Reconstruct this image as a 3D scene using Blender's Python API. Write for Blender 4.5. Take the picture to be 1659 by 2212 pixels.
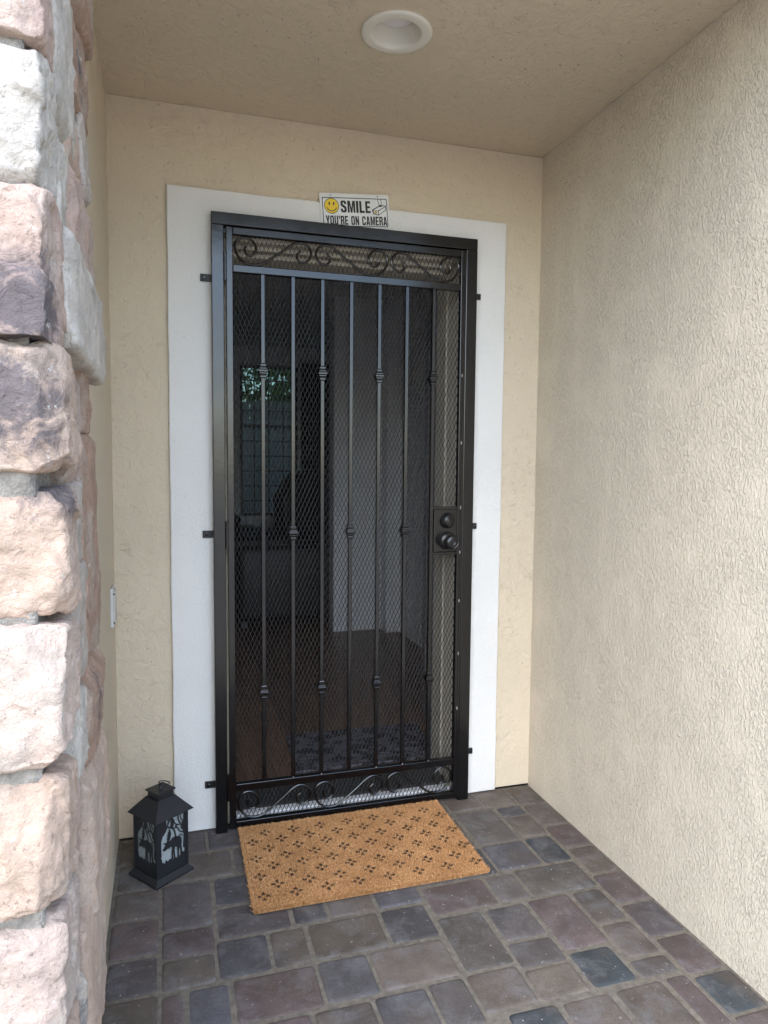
import bpy, bmesh, math, random
import numpy as np
from mathutils import Vector, Matrix, noise
R = math.radians
random.seed(7); rng = np.random.default_rng(7)
for o in list(bpy.data.objects): bpy.data.objects.remove(o)
SC = bpy.context.scene
COL = SC.collection

# ------------------------------------------------------------------ camera
CP = Vector((-0.1469, -2.4832, 1.2898)); YAW, PITCH, ROLL, FPX = 0.2959, -0.0723, 0.0089, 1540.0
FWD = Vector((math.sin(YAW)*math.cos(PITCH), math.cos(YAW)*math.cos(PITCH), math.sin(PITCH)))
_r = Vector((math.cos(YAW), -math.sin(YAW), 0)); _u = _r.cross(FWD)
RT = math.cos(ROLL)*_r + math.sin(ROLL)*_u
UP = -math.sin(ROLL)*_r + math.cos(ROLL)*_u
cam = bpy.data.cameras.new('camera'); co = bpy.data.objects.new('camera', cam); COL.objects.link(co)
co.matrix_world = Matrix(((RT.x, UP.x, -FWD.x, CP.x), (RT.y, UP.y, -FWD.y, CP.y), (RT.z, UP.z, -FWD.z, CP.z), (0, 0, 0, 1)))
cam.sensor_fit = 'VERTICAL'; cam.sensor_height = 36; cam.lens = FPX/2212*36
cam.clip_start = 0.02; cam.clip_end = 2000
SC.camera = co
def hit(px, py, axis, val):            # pixel of the 1659 x 2212 picture -> point on an axis plane
    d = (px-829.5)/FPX*RT - (py-1106)/FPX*UP + FWD
    return CP + d*((val-CP[axis])/d[axis])

# ------------------------------------------------------------------ world, sun, exposure
SUN_EL, SUN_AZ = 50, 213              # veiled sun in front of the porch, a little to the hinge side
w = bpy.data.worlds.new('World'); SC.world = w; w.use_nodes = True
nt = w.node_tree; nt.nodes.clear()
sky = nt.nodes.new('ShaderNodeTexSky'); sky.sky_type = 'NISHITA'; sky.sun_disc = False
sky.sun_elevation = R(SUN_EL); sky.sun_rotation = R(SUN_AZ); sky.air_density = 1.0; sky.dust_density = 1.1; sky.ozone_density = 1.0
bg = nt.nodes.new('ShaderNodeBackground'); bg.inputs[1].default_value = 0.15
wo = nt.nodes.new('ShaderNodeOutputWorld')
nt.links.new(sky.outputs[0], bg.inputs[0]); nt.links.new(bg.outputs[0], wo.inputs[0])
sl = bpy.data.lights.new('sun', 'SUN'); sl.energy = 0.9; sl.angle = R(90); sl.color = (1.0, 0.985, 0.96)
so = bpy.data.objects.new('sun', sl); COL.objects.link(so)
sd = Vector((math.sin(R(SUN_AZ))*math.cos(R(SUN_EL)), math.cos(R(SUN_AZ))*math.cos(R(SUN_EL)), math.sin(R(SUN_EL))))
so.rotation_euler = sd.to_track_quat('Z', 'Y').to_euler(); so.location = sd*20
SC.view_settings.view_transform = 'Standard'; SC.view_settings.look = 'None'
SC.view_settings.gamma = 1; SC.view_settings.use_curve_mapping = False
SC.view_settings.exposure = 2.1

# ------------------------------------------------------------------ helpers
WLOC = {}
def wl(o): return WLOC.get(o.name, Vector((0, 0, 0)))
def tag(o, label=None, cat=None, group=None, kind=None):
    if label: o['label'] = label
    if cat: o['category'] = cat; o['kind'] = 'thing'
    if group: o['group'] = group
    if kind: o['kind'] = kind
    return o
def thing(name, label, cat, loc=(0, 0, 0), rotz=0, group=None):
    o = bpy.data.objects.new(name, None); COL.objects.link(o); o.empty_display_size = .1
    o.location = loc; o.rotation_euler = (0, 0, rotz); WLOC[o.name] = Vector(loc)
    return tag(o, label, cat, group)
class MB:
    def __init__(s): s.v = []; s.f = []
    def add(s, vs, fs):
        b = len(s.v); s.v += [tuple(v) for v in vs]; s.f += [tuple(i+b for i in f) for f in fs]; return s
    def box(s, x0, x1, y0, y1, z0, z1):
        return s.add([(x0,y0,z0),(x1,y0,z0),(x1,y1,z0),(x0,y1,z0),(x0,y0,z1),(x1,y0,z1),(x1,y1,z1),(x0,y1,z1)],
            [(0,3,2,1),(4,5,6,7),(0,1,5,4),(1,2,6,5),(2,3,7,6),(3,0,4,7)])
    def tube(s, pts, r, n=10, cap=True, closed=False):
        pts = [Vector(p) for p in pts]; m = len(pts); rr = r if isinstance(r, (list, tuple)) else [r]*m
        prev = None; vs = []; fs = []
        for i, p in enumerate(pts):
            if closed: t = pts[(i+1) % m]-pts[i-1]
            else: t = pts[min(i+1, m-1)]-pts[max(i-1, 0)]
            t.normalize()
            if prev is None:
                a = Vector((0, 0, 1)) if abs(t.z) < .9 else Vector((1, 0, 0)); nn = t.cross(a).normalized()
            else: nn = (prev-t*prev.dot(t)).normalized()
            prev = nn; bb = t.cross(nn)
            for k in range(n):
                a = 2*math.pi*k/n; vs.append(p+rr[i]*(math.cos(a)*nn+math.sin(a)*bb))
        for i in range(m if closed else m-1):
            for k in range(n):
                a = i*n+k; b = i*n+(k+1) % n; j = ((i+1) % m)*n
                fs.append((a, b, j+(k+1) % n, j+k))
        if cap and not closed: fs += [tuple(range(n))[::-1], tuple((m-1)*n+k for k in range(n))]
        return s.add(vs, fs)
    def lathe(s, prof, org, axis='Z', n=32, square=False, rot=0):
        # prof: (radius, height) list along +axis; axis '-Y' points to the street
        vs = []; fs = []; org = Vector(org)
        for r, h in prof:
            for k in range(n):
                a = 2*math.pi*k/n+rot; c, d = r*math.cos(a), r*math.sin(a)
                vs.append(org+(Vector((c, d, h)) if axis == 'Z' else Vector((c, -h, d))))
        m = len(prof)
        for i in range(m-1):
            for k in range(n): fs.append((i*n+k, i*n+(k+1) % n, (i+1)*n+(k+1) % n, (i+1)*n+k))
        fs += [tuple(range(n))[::-1], tuple((m-1)*n+k for k in range(n))]
        return s.add(vs, fs)
    def prism(s, poly, axis, a, b):      # poly: list of 2d points; axis 'Y': (x,z) swept a..b ; axis 'X': (y,z); axis 'Z': (x,y)
        n = len(poly)
        def P(p, t): return {'Y': (p[0], t, p[1]), 'X': (t, p[0], p[1]), 'Z': (p[0], p[1], t)}[axis]
        return s.add([P(p, a) for p in poly]+[P(p, b) for p in poly],
            [tuple(range(n)), tuple(range(2*n-1, n-1, -1))]+[(i, i+n, (i+1) % n+n, (i+1) % n) for i in range(n)])
    def build(s, name, mat, parent=None, smooth=False, bevel=0, seg=1, local=False):
        v = np.array(s.v, float)
        c = (v.min(0)+v.max(0))/2; c[2] = v[:, 2].min()
        me = bpy.data.meshes.new(name); me.from_pydata((v-c).tolist(), [], s.f)
        bm = bmesh.new(); bm.from_mesh(me)
        bmesh.ops.recalc_face_normals(bm, faces=bm.faces)
        if bevel: bmesh.ops.bevel(bm, geom=[e for e in bm.edges], offset=bevel, segments=seg, affect='EDGES', profile=.5)
        bm.to_mesh(me); bm.free()
        if smooth:
            me.shade_smooth()
            if smooth != 'all':
                try: me.set_sharp_from_angle(angle=R(smooth if smooth is not True else 35))
                except Exception: pass
        me.materials.append(mat)
        o = bpy.data.objects.new(name, me); COL.objects.link(o)
        put(o, Vector(c), parent, local)
        return o
def put(o, c, parent=None, local=False):
    c = Vector(c)
    if parent is not None:
        o.parent = parent
        if local: o.location = c-LOC.get(parent.name, Vector()); LOC[o.name] = c
        else: o.location = c-wl(parent); WLOC[o.name] = c
    else: o.location = c; WLOC[o.name] = c
LOC = {}
def raw(name, v, f, mat, parent=None, c=(0, 0, 0)):
    me = bpy.data.meshes.new(name); v = np.asarray(v, np.float32)-np.asarray(c, np.float32); f = np.asarray(f, np.int32); k = f.shape[1]
    me.vertices.add(len(v)); me.vertices.foreach_set('co', v.ravel())
    me.loops.add(f.size); me.loops.foreach_set('vertex_index', f.ravel())
    me.polygons.add(len(f)); me.polygons.foreach_set('loop_start', np.arange(0, f.size, k, dtype=np.int32)); me.polygons.foreach_set('loop_total', np.full(len(f), k, np.int32))
    me.update(calc_edges=True); me.validate(); me.materials.append(mat)
    o = bpy.data.objects.new(name, me); COL.objects.link(o); put(o, c, parent); return o
def bx(name, mat, x0, x1, y0, y1, z0, z1, parent=None, bevel=0, seg=1, **k):
    return MB().box(x0, x1, y0, y1, z0, z1).build(name, mat, parent, bevel=bevel, seg=seg, **k)
def spline(pts, n=8):                   # Catmull-Rom
    P = [Vector(p) for p in pts]; out = []
    for i in range(len(P)-1):
        a, b, c, d = P[max(i-1, 0)], P[i], P[i+1], P[min(i+2, len(P)-1)]
        for k in range(n):
            t = k/n; out.append(.5*((2*b)+(c-a)*t+(2*a-5*b+4*c-d)*t*t+(3*b-a-3*c+d)*t**3))
    return out+[P[-1]]

# ------------------------------------------------------------------ materials
class N:
    def __init__(s, name):
        s.m = bpy.data.materials.new(name); s.m.use_nodes = True; s.t = s.m.node_tree; s.b = s.t.nodes['Principled BSDF']
        s.out = s.t.nodes['Material Output']; s._c = None
    def n(s, ty, **k):
        x = s.t.nodes.new('ShaderNode'+ty)
        for a, b in k.items(): setattr(x, a, b)
        return x
    def l(s, a, b): s.t.links.new(a, b)
    def co(s, scale=(1, 1, 1), loc=(0, 0, 0), src='Object'):
        if s._c is None: s._c = s.n('TexCoord')
        mp = s.n('Mapping'); mp.inputs['Scale'].default_value = scale; mp.inputs['Location'].default_value = loc
        s.l(s._c.outputs[src], mp.inputs[0]); return mp.outputs[0]
    def pos(s, scale=(1, 1, 1)):
        g = s.n('NewGeometry'); mp = s.n('Mapping'); mp.inputs['Scale'].default_value = scale; s.l(g.outputs['Position'], mp.inputs[0]); return mp.outputs[0]
    def noise(s, vec, scale, detail=4, rough=.55, dist=0):
        x = s.n('TexNoise'); x.inputs['Scale'].default_value = scale; x.inputs['Detail'].default_value = detail
        x.inputs['Roughness'].default_value = rough; x.inputs['Distortion'].default_value = dist; s.l(vec, x.inputs['Vector']); return x.outputs['Fac']
    def ramp(s, fac, stops, interp='LINEAR'):
        x = s.n('ValToRGB'); x.color_ramp.interpolation = interp; e = x.color_ramp.elements
        while len(e) < len(stops): e.new(.5)
        for i, (p, c) in enumerate(stops):
            e[i].position = p; e[i].color = (c, c, c, 1) if not isinstance(c, (tuple, list)) else (*c, 1)
        s.l(fac, x.inputs[0]); return x.outputs[0]
    def mix(s, fac, a, b, mode='MIX'):
        x = s.n('Mix', data_type='RGBA', blend_type=mode)
        for v, i in ((fac, 0), (a, 6), (b, 7)):
            if isinstance(v, (int, float)): x.inputs[i].default_value = v
            elif isinstance(v, (tuple, list)): x.inputs[i].default_value = (*v, 1)
            else: s.l(v, x.inputs[i])
        return x.outputs[2]
    def math(s, op, a, b=0):
        x = s.n('Math', operation=op)
        for v, i in ((a, 0), (b, 1)):
            if isinstance(v, (int, float)): x.inputs[i].default_value = v
            else: s.l(v, x.inputs[i])
        return x.outputs[0]
    def bump(s, h, dist, strength=1, prev=None):
        x = s.n('Bump'); x.inputs['Distance'].default_value = dist; x.inputs['Strength'].default_value = strength; s.l(h, x.inputs['Height'])
        if prev is not None: s.l(prev, x.inputs['Normal'])
        return x.outputs[0]
    def fin(s, col=None, rough=None, nrm=None, **k):
        for v, nm in ((col, 'Base Color'), (rough, 'Roughness')):
            if v is None: continue
            if isinstance(v, (int, float)): s.b.inputs[nm].default_value = v
            elif isinstance(v, (tuple, list)): s.b.inputs[nm].default_value = (*v, 1)
            else: s.l(v, s.b.inputs[nm])
        if nrm is not None: s.l(nrm, s.b.inputs['Normal'])
        for a, v in k.items(): s.b.inputs[a.replace('_', ' ')].default_value = v
        return s.m
M = {}
def stucco(name, col, kind):
    a = N(name); P = a.pos()
    big = a.noise(P, 1.3, 3); tint = a.ramp(big, [(.3, .93), (.7, 1.04)])
    c = a.mix(1, col, tint, 'MULTIPLY')
    grain = a.noise(P, 420, 2, .6)
    nb = a.bump(grain, .0009, .6)
    nb = a.bump(a.noise(P, 210, 3, .65), .0014, .7, nb)
    if kind == 'skip':                 # trowelled sand coat: low lumps, short broken ridge lines, pits
        lump = a.noise(P, 30, 5, .66, .7); nb = a.bump(lump, .010, .7, nb)
        q = a.noise(P, 46, 2, .5, .9); line = a.math('ABSOLUTE', a.math('SUBTRACT', q, .5)); line = a.ramp(line, [(0, 0), (.006, .35), (.015, 1)])
        msk = a.math('MULTIPLY', a.ramp(a.noise(P, 27, 2, .5), [(.53, 0), (.60, 1)]), a.ramp(a.noise(P, 4.5, 3, .6), [(.40, .1), (.60, 1)])); groove = a.mix(msk, (1, 1, 1), line)
        pit = a.ramp(a.noise(P, 105, 2, .5), [(.25, 0), (.31, 1)])
        nb = a.bump(groove, .0030, .7, nb); nb = a.bump(pit, .003, .8, nb)
        c = a.mix(1, c, a.ramp(groove, [(0, .93), (1, 1)]), 'MULTIPLY'); c = a.mix(1, c, a.ramp(pit, [(0, .62), (1, 1)]), 'MULTIPLY')
    elif kind == 'knock':              # coarse knock-down coat, short raised ridges
        P2 = a.pos((1, 1.15, .60))
        q = a.ramp(a.noise(P2, 112, 3, .55, .5), [(.50, 0), (.57, .8), (.72, 1)])
        q1 = a.ramp(a.noise(P2, 240, 2, .5, .4), [(.5, 0), (.6, 1)])
        msk = a.ramp(a.noise(a.pos((1, 1, .7)), 9, 4, .65), [(.36, .42), (.54, 1)])
        h = a.math('MULTIPLY', a.math('ADD', q, a.math('MULTIPLY', q1, .4)), msk)
        pit = a.ramp(a.noise(P, 60, 2, .5), [(.16, 0), (.20, 1)])
        nb = a.bump(h, .0026, .95, nb); nb = a.bump(pit, .003, .7, nb)
        c = a.mix(1, c, a.ramp(pit, [(0, .55), (1, 1)]), 'MULTIPLY')
    else:                              # fine white sand finish
        q = a.noise(P, 150, 3, .6); pit = a.ramp(a.noise(P, 120, 2, .5), [(.2, 0), (.3, 1)])
        nb = a.bump(q, .0028, .7, nb); nb = a.bump(pit, .002, .7, nb)
        c = a.mix(1, c, a.ramp(pit, [(0, .7), (1, 1)]), 'MULTIPLY')
    M[name] = a.fin(c, .88, nb)
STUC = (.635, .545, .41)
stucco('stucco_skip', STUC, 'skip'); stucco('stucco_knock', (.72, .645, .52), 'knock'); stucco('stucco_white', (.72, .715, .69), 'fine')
def metal(name, col, rough, bump=.0006, spec=.45):
    a = N(name); P = a.pos(); q = a.noise(P, 60, 3)
    r = a.ramp(a.noise(P, 9, 4), [(.3, rough*.8), (.7, rough*1.25)])
    M[name] = a.fin(col, r, a.bump(q, bump, .35), Specular_IOR_Level=spec)
metal('black_metal', (.0036, .0035, .004), .18, .0006, .62); metal('mesh_metal', (.030, .030, .031), .28, .0001); metal('lantern_metal', (.014, .016, .02), .5)
def plain(name, col, rough=.6, var=.12, sc=8, bump=0, bsc=80, **k):
    a = N(name); P = a.pos(); t = a.ramp(a.noise(P, sc, 4), [(.3, 1-var), (.7, 1+var*.5)])
    nb = a.bump(a.noise(P, bsc, 3), bump, .6) if bump else None
    M[name] = a.fin(a.mix(1, col, t, 'MULTIPLY'), rough, nb, **k)
plain('knob_black', (.012, .012, .013), .2, Specular_IOR_Level=.7) if False else None
metal('knob_black', (.010, .010, .011), .17, .0001); metal('tab_metal', (.006, .006, .006), .5)
metal('bare_weld', (.5, .5, .52), .35); M['bare_weld'].node_tree.nodes['Principled BSDF'].inputs['Metallic'].default_value = .7
plain('jamb_beige', (.62, .57, .47), .5, .06); plain('sill_white', (.74, .75, .76), .45, .08)
plain('sign_white', (.70, .71, .70), .4, .05); plain('ink_black', (.012, .012, .012), .5, .1); plain('ink_yellow', (.80, .56, .03), .45, .04)
plain('plastic_white', (.60, .60, .57), .4, .04); plain('lamp_white', (.74, .72, .64), .42, .04); plain('lens_white', (.74, .73, .74), .3, .03)
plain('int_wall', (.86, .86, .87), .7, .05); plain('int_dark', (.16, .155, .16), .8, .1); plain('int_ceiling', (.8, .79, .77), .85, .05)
plain('door_paint', (.33, .32, .34), .45, .05); plain('leather', (.012, .012, .013), .5, .2, 20, .002, 60); plain('curtain', (.02, .02, .022), .9, .2)
plain('fence_white', (.34, .35, .36), .7, .06); plain('fence_grey', (.10, .105, .11), .8, .2); plain('frame_dark', (.05, .05, .05), .5)
plain('bark', (.11, .08, .055), .9, .3, 30, .01, 40); plain('roofing', (.16, .13, .11), .9, .3, 12, .01, 30)
plain('ground', (.40, .35, .29), .95, .2, 3, .004, 120); plain('candle', (.80, .78, .70), .5, .03)
plain('mortar', (.31, .285, .25), .97, .45, 45, .014, 170); plain('sand', (.165, .148, .122), .98, .35, 60, .004, 420)
def leafmat():
    a = N('leaf'); oi = a.n('NewGeometry'); c = a.ramp(a.noise(a.pos(), 3, 3), [(.3, (.03, .075, .018)), (.7, (.10, .19, .04))])
    a.fin(c, .5); tr = a.n('BsdfTranslucent'); a.l(c, tr.inputs[0]); mx = a.n('MixShader'); mx.inputs[0].default_value = .45
    a.l(a.b.outputs[0], mx.inputs[1]); a.l(tr.outputs[0], mx.inputs[2]); a.l(mx.outputs[0], a.out.inputs[0]); M['leaf'] = a.m
leafmat()
def wood():
    a = N('plank_wood'); oi = a.n('ObjectInfo'); P = a.pos((1, .06, 1))
    g = a.noise(P, 70, 4, .6, .6); c = a.ramp(g, [(.3, (.11, .055, .030)), (.7, (.22, .12, .068))])
    c = a.mix(1, c, a.ramp(oi.outputs['Random'], [(0, .75), (1, 1.2)]), 'MULTIPLY')
    M['plank_wood'] = a.fin(c, .38, a.bump(g, .0005, .4))
wood()
def paver():
    a = N('paver_concrete'); oi = a.n('ObjectInfo'); P = a.pos(); rnd = oi.outputs['Random']
    cl = a.noise(P, 13, 4, .6); base = a.mix(1, oi.outputs['Color'], a.ramp(cl, [(.3, .78), (.7, 1.22)]), 'MULTIPLY')
    other = a.mix(a.ramp(rnd, [(0, 0), (1, 1)]), (.050, .050, .053), (.096, .076, .060))
    base = a.mix(a.ramp(a.noise(P, 5.2, 2, .5), [(.52, 0), (.66, .65)]), base, other)
    fine = a.noise(P, 260, 3, .7); base = a.mix(1, base, a.ramp(fine, [(.3, .8), (.7, 1.2)]), 'MULTIPLY')
    # pale mineral bloom and scuffs
    bl = a.ramp(a.noise(P, 11, 6, .72, .5), [(.48, 0), (.70, .5)]); base = a.mix(bl, base, (.19, .19, .20))
    sc = a.ramp(a.noise(P, 75, 3, .6, .6), [(.66, 0), (.72, .6)]); base = a.mix(sc, base, (.30, .30, .30))
    nb = a.bump(fine, .0016, .7); nb = a.bump(a.noise(P, 34, 4, .65), .0045, .6, nb)
    M['paver'] = a.fin(base, a.ramp(cl, [(.3, .80), (.7, .95)]), nb, Specular_IOR_Level=.3)
paver()
def stone(name, cen=None, rad=.1):
    a = N(name); oi = a.n('ObjectInfo'); P = a.pos()
    off = a.n('VectorMath', operation='ADD'); a.l(P, off.inputs[0]); cx = a.n('CombineXYZ'); a.l(a.math('MULTIPLY', oi.outputs['Random'], 9), cx.inputs[0]); a.l(cx.outputs[0], off.inputs[1])
    V = off.outputs[0]
    n1 = a.noise(V, 11, 6, .65, .6); c = a.mix(1, oi.outputs['Color'], a.ramp(n1, [(.3, .72), (.7, 1.16)]), 'MULTIPLY')
    c = a.mix(a.ramp(a.noise(V, 7, 5, .65, .5), [(.48, 0), (.66, .5)]), c, (.54, .49, .42))
    c = a.mix(a.ramp(a.noise(V, 9, 5, .7, 1.2), [(.62, 0), (.72, .4)]), c, (.36, .22, .14))
    st = a.ramp(a.noise(V, 6, 6, .7, .9), [(.64, 0), (.72, .6)]); c = a.mix(st, c, (.13, .12, .135))
    if cen:
        mp = a.co((1, 1, 1), tuple(-t for t in cen)); ln = a.n('VectorMath', operation='LENGTH'); a.l(mp, ln.inputs[0])
        d = a.math('ADD', a.math('DIVIDE', ln.outputs['Value'], rad), a.math('MULTIPLY', a.math('SUBTRACT', a.noise(V, 16, 6, .75, 1.2), .5), 2.4))
        c = a.mix(a.ramp(d, [(.45, .88), (1.05, 0)]), c, (.10, .09, .10))
    wh = a.ramp(a.noise(V, 38, 4, .7), [(.64, 0), (.70, .8)]); c = a.mix(wh, c, (.64, .63, .60))
    dk = a.ramp(a.noise(V, 120, 3, .7), [(.28, .5), (.4, 1)]); c = a.mix(1, c, dk, 'MULTIPLY')
    nb = a.bump(a.noise(V, 260, 4, .75), .003, .7); nb = a.bump(a.noise(V, 48, 6, .68, .6), .012, .75, nb)
    M[name] = a.fin(c, .92, nb)
stone('stone_plain'); stone('stone_stain', (.02, .0, .0), .07); stone('stone_stain_low', (.11, -.06, -.05), .085); stone('stone_stain_mid', (.10, -.07, .01), .09); stone('stone_stain_top', (.13, -.02, .085), .06)
def coir():
    a = N('coir'); at = a.n('Attribute', attribute_name='print'); oi = a.n('Attribute', attribute_name='shade')
    tan = a.ramp(oi.outputs['Fac'], [(0, (.26, .125, .045)), (.35, (.50, .265, .105)), (.7, (.64, .36, .155)), (1, (.80, .53, .27))])
    M['coir'] = a.fin(a.mix(at.outputs['Fac'], tan, (.018, .010, .011)), .8)
coir(); plain('coir_base', (.33, .19, .085), .9, .3, 90)
def rugmat():
    a = N('rug_pile'); P = a.pos(); v = a.n('TexVoronoi'); v.inputs['Scale'].default_value = 46; a.l(P, v.inputs['Vector'])
    q = a.ramp(v.outputs['Distance'], [(.15, 0), (.55, 1)]); k = a.ramp(a.noise(P, 26, 3), [(.44, 0), (.52, 1)])
    M['rug_pile'] = a.fin(a.mix(k, (.02, .02, .026), (.13, .125, .15)), .95, a.bump(q, .01, .8))
rugmat()
def glass(name, tint, gl):
    a = N(name); t = a.n('BsdfTransparent'); t.inputs[0].default_value = (*tint, 1); g = a.n('BsdfGlossy'); g.inputs['Roughness'].default_value = .03
    mx = a.n('MixShader'); mx.inputs[0].default_value = gl; a.l(t.outputs[0], mx.inputs[1]); a.l(g.outputs[0], mx.inputs[2]); a.l(mx.outputs[0], a.out.inputs[0]); M[name] = a.m
glass('window_glass', (.34, .40, .38), .08)
def frost():
    a = N('frosted_pane'); a.fin((.40, .45, .46), .25); t = a.n('BsdfTransparent'); mx = a.n('MixShader'); mx.inputs[0].default_value = .25
    a.l(a.b.outputs[0], mx.inputs[1]); a.l(t.outputs[0], mx.inputs[2]); a.l(mx.outputs[0], a.out.inputs[0]); M['frosted_pane'] = a.m
frost()

# ------------------------------------------------------------------ ground and paving
XL, XR, ZC = -.3164, 1.2239, 2.43
g = MB().add([(-300, -300, -.05), (300, -300, -.05), (300, 300, -.05), (-300, 300, -.05)], [(0, 1, 2, 3)]).build('ground', M['ground']); tag(g, kind='structure')
bed = bx('paving', M['sand'], -.9, XR, -1.9, .0, -.045, -.0036); tag(bed, kind='structure')
C = {'b': (.168, .142, .120), 'p': (.152, .118, .113), 'd': (.116, .113, .120), 'g': (.146, .131, .120), 't': (.080, .094, .104), 'm': (.138, .122, .121)}
PV = [(-31.3,-17.9,-15.8,-.9,'b'),(-31.3,-17.9,-31.4,-15.8,'b'),(-31.3,-17.9,-46,-31.4,'b'),(-31.3,-17.9,-61.6,-46,'p'),(-31.3,-17.9,-76.2,-61.6,'m'),(-31.3,-17.9,-91.5,-76.2,'b'),
 (-17.9,-3.2,-15.6,-.9,'m'),(-3.2,11,-14.9,-.9,'d'),(-17.9,3.9,-30.9,-15.5,'b'),(3.9,18.5,-30.9,-15,'g'),
 (-17.9,-3.4,-53.6,-31.1,'m'),(-17.9,-3.6,-65,-53.6,'p'),(-17.9,-4,-76.6,-65,'b'),(-3.3,11,-46.2,-30.9,'d'),(-3.5,17.6,-61,-46.3,'m'),(-4,9.9,-76.2,-61,'d'),(9.9,20.3,-76.2,-61,'b'),
 (17.6,28,-60.5,-46,'d'),(28,42.2,-60.5,-46,'b'),(42.2,56.3,-60.2,-46,'d'),(20.3,41.4,-76,-60.6,'b'),(41.4,55.9,-75.8,-60.3,'d'),
 (-18.2,-11.8,-99.5,-76.8,'p'),(-11.8,-1.3,-91.6,-76.7,'d'),(-1.2,20.2,-91.8,-76.4,'p'),(20.2,34,-91.4,-76.2,'d'),(34,55.5,-91.2,-76,'b'),
 (56.6,77.5,-67.6,-53.4,'p'),(77.5,88.2,-67.3,-53.5,'g'),(88.2,110.4,-67.8,-53,'g'),(56.5,70,-53.4,-46,'d'),(70,84.2,-53.2,-37.5,'d'),
 (84.2,100.4,-37,-13.6,'g'),(84.2,100.1,-52.5,-37,'d'),(100.7,111,-21.7,-14.2,'d'),(100.7,111.2,-36.2,-21.7,'b'),(100.2,111.3,-52.7,-36.2,'t'),
 (111.4,122.3,-15.5,-.9,'b'),(111.4,122.3,-31.5,-15.5,'b'),(111.4,122.3,-46,-31.5,'p'),(111.4,122.3,-62.1,-46,'b'),(110.5,122.3,-77.4,-62.1,'p'),(110,122.2,-92.5,-77.4,'m'),(110,122.1,-107.4,-92.5,'p'),(110,122.1,-121,-107.6,'t'),(110,122.1,-136,-121,'p'),
 (84,97.8,-13.4,-.9,'b'),(97.8,111.4,-13.9,-.9,'b'),(70,84,-13.4,-.9,'g'),(56,70,-13.4,-.9,'b'),(40,56,-13.4,-.9,'g'),(25,40,-13.4,-.9,'d'),(11,25,-14.8,-.9,'b'),
 (18.5,40,-30.9,-13.6,'b'),(40,62,-30.9,-13.6,'d'),(62,84,-30.9,-13.6,'g'),(11,33,-45.8,-31.1,'p'),(33,50,-45.8,-31.1,'d'),(50,69.8,-45.8,-31.1,'b'),(69.8,84,-37.3,-31.1,'b'),
 (56,70.6,-91,-67.9,'g'),(70.8,84.6,-83.4,-68,'m'),(70.4,84.2,-93.8,-83.4,'m'),(70,83.9,-105,-93.8,'b'),(55.2,69.8,-104.8,-91.2,'b'),(84.8,98.9,-90.8,-68,'p'),(99.2,109.8,-83.5,-68,'b'),(98.9,109.7,-98,-83.5,'b'),
 (84.2,97.5,-105,-91,'t'),(97.9,109.8,-105.4,-98,'g'),(102.6,109.8,-128,-105.8,'p'),(87.8,102.4,-128,-105.8,'b'),(73,87.7,-128,-105.6,'b'),(31,44.8,-107,-92,'d'),(44.9,55,-107,-91.5,'g'),(16.3,30.9,-107,-92.4,'b'),(-1.3,16.2,-107,-92.2,'p'),
 (59.5,72.8,-120.5,-105.6,'t'),(45,59.3,-120.5,-107.2,'p'),(-11.7,-1.4,-107,-91.8,'g'),(-31.3,-18.4,-107,-91.8,'m')]
xx = -31.3
for k in range(16):                    # rows past the lower picture edge
    w_ = [22, 15, 15, 22, 11][k % 5]
    for j in range(3):
        x1 = min(xx+w_, 121.2); y1 = -107.4-15*j
        if x1 > 45.2 and xx < 73 and j == 0: y1 = None
        if x1 > 73 and j < 2: y1 = None
        if y1 is not None and x1-xx > 4: PV.append((xx, x1, y1-14.8, y1-.1, 'bgdpm'[(k*3+j) % 5]))
    xx += w_
    if xx > 118: break
def rrect(hx, hy, r, z, seg=2):
    out = []
    for cx, cy, a0 in ((hx-r, hy-r, 0), (-hx+r, hy-r, 90), (-hx+r, -hy+r, 180), (hx-r, -hy+r, 270)):
        for k in range(seg+1):
            a = R(a0+90*k/seg); out.append((cx+r*math.cos(a), cy+r*math.sin(a), z))
    return out
for x0, x1, y0, y1, c in PV:
    x0, x1, y0, y1 = (t/100 for t in (x0, x1, y0, y1)); gp = .0030
    hx, hy = (x1-x0)/2-gp, (y1-y0)/2-gp
    rings = [rrect(hx, hy, .010, -.04), rrect(hx, hy, .010, -.0085), rrect(hx-.002, hy-.002, .010, -.0035), rrect(hx-.0065, hy-.0065, .011, -.0008), rrect(hx-.013, hy-.013, .012, 0)]
    n = len(rings[0]); vs = []
    for ri in rings:
        for (a, b, z) in ri:
            jt = .0016*noise.noise(Vector((a*40+x0*91, b*40+y0*77, 3))); vs.append((a+jt, b+jt, z))
    fs = [(i*n+k, i*n+(k+1) % n, (i+1)*n+(k+1) % n, (i+1)*n+k) for i in range(len(rings)-1) for k in range(n)]
    fs.append(tuple((len(rings)-1)*n+k for k in range(n)))
    me = bpy.data.meshes.new('paver'); me.from_pydata(vs, [], fs); me.shade_smooth(); me.materials.append(M['paver'])
    o = bpy.data.objects.new('paver', me); COL.objects.link(o); put(o, ((x0+x1)/2, (y0+y1)/2, random.uniform(-.0022, .0016)), bed)
    o.rotation_euler = (random.uniform(-.006, .006), random.uniform(-.006, .006), random.uniform(-.006, .006))
    v = random.uniform(.84, 1.18); cc = C[c]; v *= .66; o.color = (cc[0]*v, cc[1]*v, cc[2]*v*random.uniform(.96, 1.05), 1)

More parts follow.
